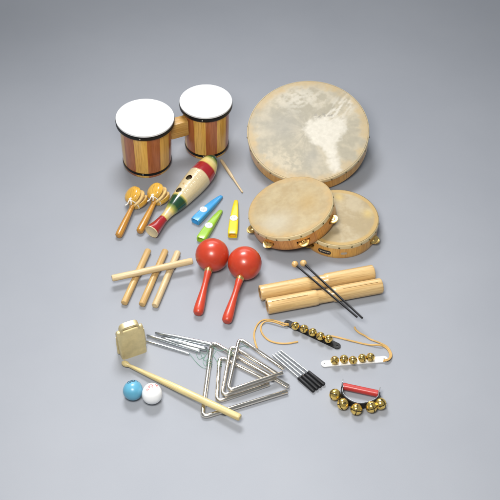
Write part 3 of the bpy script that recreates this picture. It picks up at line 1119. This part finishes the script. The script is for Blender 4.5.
BELL = bell_mesh(0.0096)
def bell_strap(a, b, bells, mat, label, cords, w=0.0165, lift=0.0):
    p, q = at(*a, 0), at(*b, 0)
    x = (q - p); L = x.length; x.normalize()
    z = V((0, 0, 1)); y = z.cross(x)
    T = Matrix((x, y, z)).transposed().to_4x4(); T.translation = p + V((0, 0, 0.0006))
    root = thing('bell_strap', T, label, 'bell strap', 'sleigh bell straps with leather ties')
    m = MB(); m.add(*strap_mesh(L, w, 0.003))
    part('strap', m.mesh('strap', mat, angle=40), root)
    Ti = T.inverted()
    for (bx_, by) in bells:
        c = Ti @ at(bx_, by, 0.0145)
        tilt = V((random.uniform(-.25, .25), -0.45 + random.uniform(-.2, .2), 1)).normalized()
        Tb = frame(V((c.x, c.y * 0.6, 0.0143)), tilt, V((0, 1, 0))) @ Matrix.Rotation(random.uniform(0, 1.5), 4, 'Z')
        part('bell', BELL, root, Tb)
    for pts in cords:
        P = [Ti @ at(x_, y_, z_) for x_, y_, z_ in pts]
        m = MB(); m.add(*tube(smooth_path(P, 10), 0.0021, 10, flat=0.6))
        part('leather_tie', m.mesh('leather_tie', M['cord']), root)
    return root, T

bell_strap((284.6, 322.2), (340.2, 348.0), ((294.3, 327.4), (303.5, 329.6), (312.3, 333), (320, 337), (328.3, 339.2)), M['black_leather'],
    'black leather strap of five gold bells with tan laces at one end',
    [[(289.5, 324.5, .001), (287, 323.6, .0062), (284.0, 323.4, .005), (278.5, 321.6, .003), (272, 319.9, .002), (265, 319.6, .002), (259.6, 322, .002), (255.8, 327.5, .002), (254.0, 335, .002), (255.4, 343, .002), (257.3, 348.5, .002)],
     [(289.5, 325.3, .001), (286.6, 325, .0066), (283.2, 325.4, .0044), (279.2, 323.6, .0062), (272.5, 321.6, .0062), (265.5, 321.4, .0042), (260.9, 326, .0022), (262.2, 333.5, .002), (268.6, 340, .002), (277.2, 342.9, .002), (287, 343.4, .002), (298, 341.6, .002)]])
bell_strap((321.0, 364.8), (387.6, 359.6), ((334.8, 360.8), (344, 359.0), (353.2, 361.4), (362.4, 358.5), (370.5, 357.4)), M['white_leather'],
    'white leather strap of five gold bells with tan laces at one end',
    [[(383.0, 360.2, .0008), (385.4, 359.6, .006), (388.6, 358.9, .004), (390.2, 356.0, .003), (389.6, 352.6, .002), (387.0, 348.6, .002), (383.4, 346.2, .003), (379.0, 345.0, .0062), (367, 344.4, .002), (351.8, 340.9, .002), (338, 337.4, .002), (331, 335.9, .002)],
     [(382.6, 361.2, .0008), (385.2, 360.9, .0064), (388.9, 359.6, .0062), (391.2, 356.4, .004), (390.8, 352.4, .0024), (387.4, 347.2, .002), (383.2, 344.4, .0022), (376.8, 341.6, .002), (370.4, 339.2, .002), (364.8, 335.6, .002), (359.2, 332.6, .002), (355.6, 329.4, .002), (354.6, 326.8, .002)]])

# ------------------------------------------------------------------ hand bell ring with red grip
def hand_bells():
    zH = 0.012
    a, b = at(342.2, 386.0, zH), at(378.6, 393.8, zH)
    c = (a + b) / 2
    root = thing('hand_jingle', Matrix.Translation((c.x, c.y, 0)), 'hand jingle with a red grip and five gold bells on a black band', 'hand bells')
    Ti = root.matrix_world.inverted()
    A_, B_ = Ti @ a, Ti @ b
    g = MB(); Lg = (B_ - A_).length
    r = 0.0079
    g.add(*lathe([(0, 0.001), (r * .8, 0.001), (r, .0022), (r, Lg - .0022), (r * .8, Lg - .001), (0, Lg - .001)], 36))
    part('grip', g.mesh('grip', M['red_plastic']), root, frame(A_, B_ - A_))
    pts = [(342.4, 388.0), (341.6, 392.5), (343.2, 397.4), (348.6, 402.2), (355.0, 405.2), (361.5, 405.9), (368.6, 404.6), (375.0, 401.8), (379.0, 397.6), (379.4, 394.6)]
    P = [Ti @ at(x, y, zH) for x, y in pts]
    P = smooth_path(P, 6)
    m = MB(); vs, fs = [], []
    hw, th = 0.0095, 0.0022
    for i, p in enumerate(P):
        t = (P[min(i + 1, len(P) - 1)] - P[max(i - 1, 0)]); t.z = 0; t.normalize()
        nn = V((t.y, -t.x, 0))
        for (s, h) in ((-1, -1), (1, -1), (1, 1), (-1, 1)):
            vs.append(p + nn * s * th / 2 + V((0, 0, h * hw)))
    for i in range(len(P) - 1):
        for k in range(4):
            l = (k + 1) % 4
            fs.append([i * 4 + k, i * 4 + l, (i + 1) * 4 + l, (i + 1) * 4 + k])
    fs.append([0, 1, 2, 3]); fs.append([(len(P) - 1) * 4 + k for k in (3, 2, 1, 0)])
    m.add(vs, fs)
    part('band', m.mesh('band', M['black_leather'], angle=40), root)
    # steel liner inside the band, turned up at both ends round the grip
    m = MB(); vs, fs = [], []
    for i, p in enumerate(P):
        t = (P[min(i + 1, len(P) - 1)] - P[max(i - 1, 0)]); t.z = 0; t.normalize()
        nn = V((-t.y, t.x, 0))
        for (s, h) in ((0.0013, -1), (0.0022, -1), (0.0022, 1), (0.0013, 1)):
            vs.append(p + nn * s + V((0, 0, h * hw * 1.04)))
    for i in range(len(P) - 1):
        for k in range(4):
            l = (k + 1) % 4
            fs.append([i * 4 + k, i * 4 + l, (i + 1) * 4 + l, (i + 1) * 4 + k])
    fs.append([0, 1, 2, 3]); fs.append([(len(P) - 1) * 4 + k for k in (3, 2, 1, 0)])
    m.add(vs, fs)
    part('steel_liner', m.mesh('steel_liner', M['steel'], angle=40), root)
    for q, s in ((A_, -1), (B_, 1)):
        vs, fs = box_bm(0.021, 0.024, 0.0016, 0.0006, 1)
        e_ = MB(); e_.add(vs, fs)
        part('end_plate', e_.mesh('end_plate', M['steel']), root, frame(q + (B_ - A_).normalized() * s * 0.0008, B_ - A_))
    bm_ = bell_mesh(0.0128)
    for (x, y, dx, dy) in ((334.9, 394.6, -1, -.2), (342.9, 404.0, -.8, -.6), (356.3, 409.3, -.1, -1), (371.4, 407.0, .4, -1), (380.6, 403.8, .9, -.7)):
        p = Ti @ at(x, y, 0.0132)
        part('bell', bm_, root, frame(V((p.x, p.y, 0.0134)), V((dx, dy, 0.75)), V((0, 1, 0))) @ Matrix.Rotation(random.uniform(0, 1.5), 4, 'Z'))
hand_bells()

# ------------------------------------------------------------------ black gripped beaters
def beater(T, L, Lg, label):
    root = thing('gripped_beater', T, label, 'beater', 'steel beaters with black grips')
    m = MB(); r = 0.0021
    m.add(*lathe([(0, 0), (r * .7, 0), (r, .0006), (r, L - Lg * 0.9), (0, L - Lg * 0.9)], 20))
    part('rod', m.mesh('rod', M['steel']), root)
    m = MB(); R_ = 0.0046
    m.add(*lathe([(0.0018, L - Lg), (R_ * .86, L - Lg), (R_, L - Lg + .0015), (R_, L - .002), (R_ * .8, L), (R_ * .35, L), (R_ * .3, L - .002), (0, L - .002)], 28))
    part('grip', m.mesh('grip', M['rubber']), root)
    return root
bt = None
labs = ['black gripped steel beater, lowest of the row and nearest the triangles', 'black gripped steel beater, second lowest in the row', 'black gripped steel beater, second highest in the row', 'black gripped steel beater, highest of the row and nearest the bell straps']
for k in range(4):
    s = k / 3
    a = at(272.6 + 8.0 * s, 355.0 - 4.6 * s, 0.0046); b = at(314.0 + 9.2 * s, 391.2 - 7.4 * s, 0.0046)
    T = frame(a, b - a)
    if bt is None: bt = beater(T, (b - a).length, (b - a).length * 0.365, labs[0])
    else: dup(bt, T, labs[k])

# ------------------------------------------------------------------ triangles with green cords
def triangle(pts, z, r, label, cords, cut=(0.0, 0.0), dz=0.0):
    P = [at(x, y, z) for x, y in pts]     # open end, corner, corner, open end
    out = [P[0]]
    for k in (1, 2):
        c = P[k]; u = (P[k - 1] - c).normalized(); w = (P[k + 1] - c).normalized()
        d = 0.0165
        a_, b_ = c + u * d, c + w * d
        for s in range(11):
            t = s / 10
            out.append(a_ * (1 - t) ** 2 + c * 2 * t * (1 - t) + b_ * t * t)
    out.append(P[3])
    o = sum(P, V()) / 4; o.z = 0
    T = Matrix.Translation(o)
    root = thing('triangle', T, label, 'triangle', 'steel triangles in a nest')
    # rounded bar ends
    d0 = (out[0] - out[1]).normalized(); d1 = (out[-1] - out[-2]).normalized()
    path = [out[0] + d0 * r * .25] + out + [out[-1] + d1 * r * .25]
    rr = [r * .72] + [r] * len(out) + [r * .72]
    m = MB(); m.add(*tube([p - o for p in path], rr, 28))
    part('bar', m.mesh('bar', M['chrome'], angle=50), root)
    for cpts in cords:
        C_ = smooth_path([at(x, y, zz) - o for x, y, zz in cpts], 8)
        m = MB(); m.add(*tube(C_, 0.0005, 7))
        part('holding_cord', m.mesh('holding_cord', M['green_cord']), root)
    return root
def wrap(px, py, z, r, turns, ax):
    """cord wound round a bar: a helix about direction ax in photo points"""
    c = at(px, py, z); e_ = at(px + ax[0], py + ax[1], z)
    t = (e_ - c); Lw = t.length; t.normalize()
    u = V((0, 0, 1)); w = t.cross(u)
    out = []
    for k in range(turns * 10 + 1):
        a = 2 * PI * k / 10
        p = c + t * Lw * (k / (turns * 10) + random.uniform(-.03, .03)) + (u * math.cos(a) + w * math.sin(a)) * (r + .0006 + .0006 * random.random())
        out.append(p)
    return out
def as_px(ps):
    return [(*proj(p), p.z) for p in ps]
zc1 = 0.0055
triangle([(288.3, 386.6), (212.0, 342.0), (202.0, 417.4), (287.0, 391.6)], zc1, 0.0053, 'largest steel triangle, its near corner under the drumstick', [
    as_px(wrap(209.6, 360, zc1, .0053, 3, (-0.9, 7))) ,
    [(211.5, 347, .006), (207, 353, .002), (203, 361, .001), (206, 366, .001), (210, 362, .002), (213.5, 355, .001), (216, 350, .001), (213, 346, .004)],
    [(196, 353, .001), (199, 359, .001), (205, 356, .001), (202, 352.5, .002)],
    [(189.5, 353.6, .0035), (193, 358, .002), (198, 364, .0015), (203, 367.6, .0015), (207.4, 368, .004), (209, 365.5, .0115)],
    [(200.5, 351.8, .006), (201.6, 356.0, .002), (204.5, 360, .002), (208.2, 361.5, .0095), (209.6, 360, .0118)]])
triangle([(267.8, 380.8), (219.6, 356.6), (216.6, 402.0), (268.8, 384.4)], 0.0046, 0.0046, 'smaller steel triangle lying lowest of the three nested ones', [
    as_px(wrap(219.4, 361, .0042, .0042, 3, (-0.2, 6))),
    [(206.6, 349.6, .010), (211, 353.5, .002), (215, 358, .0015), (217.4, 362, .003), (219.3, 362, .009)]])
triangle([(277.8, 374.2), (231.0, 345.6), (221.6, 396.0), (276.4, 377.6)], 0.0134, 0.0042, 'steel triangle in the middle of the nest, between the other two', [
    as_px(wrap(230.2, 351, .013, .0039, 3, (-0.9, 5))),
    [(212, 345.6, .012), (216, 349.4, .004), (221, 350.8, .012), (226, 349.0, .0145), (229.7, 350.6, .0175)]])
triangle([(283.8, 368.8), (239.2, 338.2), (227.6, 391.0), (282.6, 372.8)], 0.0222, 0.0042, 'steel triangle lying topmost over the nested ones', [
    [(240.6, 342.4, .026), (243.2, 344.6, .012), (246.0, 347.0, .002), (248.4, 347.6, .001), (246.2, 345.6, .001), (241.5, 346.5, .001), (236.5, 347.5, .004), (232.6, 350, .018)]])

# plain steel beaters at the left
mb = MB(); LB = 0.16
mb.add(*lathe([(0, 0), (.0016, 0), (.0024, .0012), (.0034, .018), (.0049, .06), (.0043, LB - .012), (.0036, LB - .001), (.0030, LB), (0, LB)], 24))
bme = mb.mesh('rod_beater', M['steel'])
pb = None
for (a, b, za, zb, lab) in (
        ((155.0, 332.8), (212.6, 344.6), .0049, .0160, 'steel rod beater highest of four, its end over the largest triangle corner'),
        ((161.0, 338.0), (207.0, 349.4), .0068, .0068, 'steel rod beater tucked just under the highest one'),
        ((146.6, 335.0), (200.2, 351.6), .0049, .0045, 'steel rod beater second from the bottom with its bright end at the green cord'),
        ((146.2, 341.0), (189.3, 353.8), .0034, .0034, 'thinnest steel rod beater, lowest of the four beside the cowbell')):
    p, q = at(*a, za), at(*b, zb)
    k = 0.68 if lab.startswith('thin') else 1.0
    T = frame(p, q - p) @ Matrix.Diagonal((k, k, (q - p).length / LB, 1))
    kk = 1.35 if 'tucked' in lab else 1.1 if 'highest of' in lab else 1.0
    T = T @ Matrix.Diagonal((kk, kk, 1, 1))
    if pb is None: pb = solo('rod_beater', bme, T, lab, 'beater', 'plain steel rod beaters')
    else: dup(pb, T, lab)

# ------------------------------------------------------------------ cowbell
def cowbell():
    bl, bf, br = at(117.0, 354.6), at(122.6, 360.6), at(147.6, 352.0)
    x = (br - bf); W = x.length; x.normalize()
    z = V((0, 0, 1)); y = z.cross(x)
    D = 0.040
    c = bf + x * W / 2 + y * D / 2
    T = Matrix((x, y, z)).transposed().to_4x4(); T.translation = c
    root = thing('cowbell', T, 'gold cowbell standing on its mouth with a flat strap handle', 'cowbell')
    H = 0.080
    n = 56
    def ring(w, d, h, e=9.0):
        out = []
        for i in range(n):
            a = 2 * PI * i / n
            cc, s = math.cos(a), math.sin(a)
            out.append((math.copysign(abs(cc) ** (2 / e), cc) * w, math.copysign(abs(s) ** (2 / e), s) * d, h))
        return out
    lev = [(0.0, .5 * W, .5 * D), (.002, .50 * W, .49 * D), (.025, .512 * W, .42 * D), (.050, .522 * W, .33 * D), (.066, .526 * W, .25 * D), (.073, .522 * W, .20 * D), (.077, .508 * W, .14 * D), (.0792, .485 * W, .085 * D), (.080, .46 * W, .03 * D)]
    vs, fs = [], []
    for h, w, d in lev: vs += ring(w, d, h, 9.0 if h < .07 else 5.0)
    for k in range(len(lev) - 1):
        for i in range(n):
            j = (i + 1) % n
            fs.append([k * n + i, k * n + j, (k + 1) * n + j, (k + 1) * n + i])
    fs.append([(len(lev) - 1) * n + i for i in range(n)])
    # hollow inside
    o = len(vs)
    for h, w, d in ((0, .478 * W, .44 * D), (.066, .47 * W, .16 * D)): vs += ring(w, d, h)
    for i in range(n):
        j = (i + 1) % n
        fs.append([i, o + i, o + j, j]); fs.append([o + i, o + n + i, o + n + j, o + j])
    fs.append([o + n + i for i in range(n)])
    m = MB()
    dented = []
    for v in vs:
        k = noise.noise(V((v[0] * 38, v[1] * 38, v[2] * 30)))
        dented.append((v[0] * (1 + .012 * k), v[1] * (1 + .05 * k), v[2]))
    m.add(dented, fs)
    part('bell_body', m.mesh('bell_body', M['gold_paint'], angle=50), root)
    for s in (-1, 1):      # folded side seams
        P = [(s * .50 * W + s * .0012, 0, .006), (s * .512 * W + s * .001, 0, .035), (s * .522 * W + s * .0006, 0, .062)]
        m = MB(); m.add(*tube(P, [.0036, .0028, .0016], 10))
        part('side_seam', m.mesh('side_seam', M['gold_paint']), root)
    # strap handle bent from a flat bar
    hw = 0.0180
    path = [(-hw - .001, .0745), (-hw - .0005, .0815), (-hw + .0008, .0868), (-hw + .003, .0893), (-hw + .008, .0900), (0, .0902), (hw - .008, .0900), (hw - .003, .0893), (hw - .0008, .0868), (hw + .0005, .0815), (hw + .001, .0745)]
    vs, fs = [], []
    d, th = 0.0072, 0.0042
    for i, (px_, pz) in enumerate(path):
        a = path[max(i - 1, 0)]; b = path[min(i + 1, len(path) - 1)]
        t = V((b[0] - a[0], 0, b[1] - a[1])).normalized()
        nn = V((-t.z, 0, t.x))
        for (s, yy_) in ((1, -d), (1, d), (0, d), (0, -d)):
            vs.append(V((px_, yy_, pz)) + nn * th * s)
    for i in range(len(path) - 1):
        for k in range(4):
            l = (k + 1) % 4
            fs.append([i * 4 + k, i * 4 + l, (i + 1) * 4 + l, (i + 1) * 4 + k])
    fs.append([0, 1, 2, 3]); fs.append([(len(path) - 1) * 4 + k for k in (3, 2, 1, 0)])
    m = MB(); m.add(vs, fs)
    part('handle', m.mesh('handle', M['gold_paint'], angle=40), root)
cowbell()

# ------------------------------------------------------------------ drumstick
a = at(124.2, 363.2, 0.0075); b = at(240.2, 417.8, 0.0235)
Ld = (b - a).length
mb = MB()
mb.add(*lathe([(0, -.006), (.0035, -.0052), (.0062, -.002), (.0070, .003), (.0064, .008), (.0045, .0125), (.0038, .016), (.0042, .024), (.0056, Ld * .22), (.0070, Ld * .36), (.0079, Ld * .5), (.0080, Ld - .004), (.0074, Ld - .0015), (.0060, Ld), (0, Ld)], 40))
solo('drumstick', mb.mesh('drumstick', M['stick_wood']), frame(a, b - a), 'pale wooden drumstick lying across the corner of the largest triangle', 'drumstick')

# ------------------------------------------------------------------ egg shakers
def egg(px, py, mat, label, ink, marks, yaw, r, hl):
    c = at(px, py, r)
    m = MB(); vs, fs = [], []
    prof = []
    K = 36
    for k in range(K + 1):
        t = PI * k / K
        zz = -math.cos(t)
        prof.append((r * math.sin(t) * (1 - 0.085 * zz), hl * zz))
    prof[0] = (0, -hl); prof[-1] = (0, hl)
    m.add(*lathe(prof, 64))
    z = V((math.sin(yaw), math.cos(yaw), 0.10))
    T = frame(c, z)
    root = thing('egg_shaker', T, label, 'egg shaker', 'egg shakers')
    part('shell', m.mesh('shell', mat), root)
    Ti = T.inverted()
    g = MB()
    for st in marks:
        P = []
        for (x, y) in st:
            o = Ti @ CAM; d = (Ti @ at(x, y, r)) - o
            d.normalize()
            for k in range(3000):
                q = o + d * (2.0 + k * 0.0002)
                zz = q.z / hl
                if abs(zz) < 1 and math.hypot(q.x, q.y) < r * math.sqrt(1 - zz * zz) * (1 - 0.085 * zz):
                    P.append(q); break
        if len(P) > 1:
            g.add(*tube(smooth_path(P, 4), 0.0007, 6))
    if g.v:
        part('lettering', g.mesh('lettering', ink), root)
def loc(x, y): return (115 + x / 8.333, 365 + y / 8.333)
egg(133.0, 390.0, M['blue_egg'], 'sky blue egg shaker with dark writing on top', M['dark_ink'],
    [[loc(*p) for p in s] for s in (
        [(112, 158), (106, 148), (112, 138), (122, 142), (124, 152)], [(128, 148), (130, 134), (138, 130), (140, 142)], [(146, 128), (146, 138), (156, 136), (158, 126)],
        [(164, 138), (162, 128), (170, 124), (178, 130)], [(184, 128), (182, 138), (190, 142), (198, 136)], [(196, 132), (204, 142), (208, 154)])], rad(6), 0.0216, 0.0228)
egg(152.0, 393.4, M['white_egg'], 'white egg shaker with red writing on top', M['red_ink'],
    [[loc(*p) for p in s] for s in (
        [(270, 218), (265, 205), (274, 200), (282, 210)], [(276, 192), (280, 178), (290, 184), (286, 194)], [(288, 174), (296, 164), (308, 164), (314, 174), (306, 184), (298, 178)],
        [(312, 184), (306, 196)], [(334, 164), (344, 166), (346, 176), (338, 178)], [(350, 168), (358, 178), (354, 186)])], rad(-8), 0.0224, 0.0238)

# ------------------------------------------------------------------ light: two big studio softboxes, an added far fill and a dim grey room
w = bpy.data.worlds.new('World'); S.world = w
w.use_nodes = True
w.node_tree.nodes['Background'].inputs[0].default_value = (0.86, 0.93, 1.0, 1)
w.node_tree.nodes['Background'].inputs[1].default_value = 0.24
def softbox(name, loc_, target, sx, sy, power, col=(1, 1, 1)):
    l = bpy.data.lights.new(name, 'AREA'); l.shape = 'RECTANGLE'
    l.size = sx; l.size_y = sy; l.energy = power; l.color = col
    o = bpy.data.objects.new(name, l); COL.objects.link(o)
    o.location = loc_
    o.rotation_euler = (V(target) - V(loc_)).to_track_quat('-Z', 'Y').to_euler()
    return o
back = softbox('softbox_back', (-0.28, 0.86, 1.86), (0.05, -0.62, 0), 0.78, 0.48, 14, (0.98, 0.985, 1.0))
back.data.spread = rad(97)
far_light = softbox('added_far_fill', (0.0, 2.7, 1.7), (0.0, 1.65, 0), 2.8, 0.5, 13, (0.98, 0.985, 1.0))  # added fill lamp, put in only to lift the far paper
far_light.data.spread = rad(95)
front = softbox('softbox_front', (-0.20, -1.02, 1.55), (0, -0.55, 0), 0.55, 0.42, 30, (1.0, 0.975, 0.93))

S.view_settings.view_transform = 'Standard'
S.view_settings.look = 'None'
S.view_settings.exposure = 0
S.view_settings.gamma = 1
S.render.engine = 'CYCLES'
S.cycles.use_denoising = True
S.cycles.max_bounces = 8
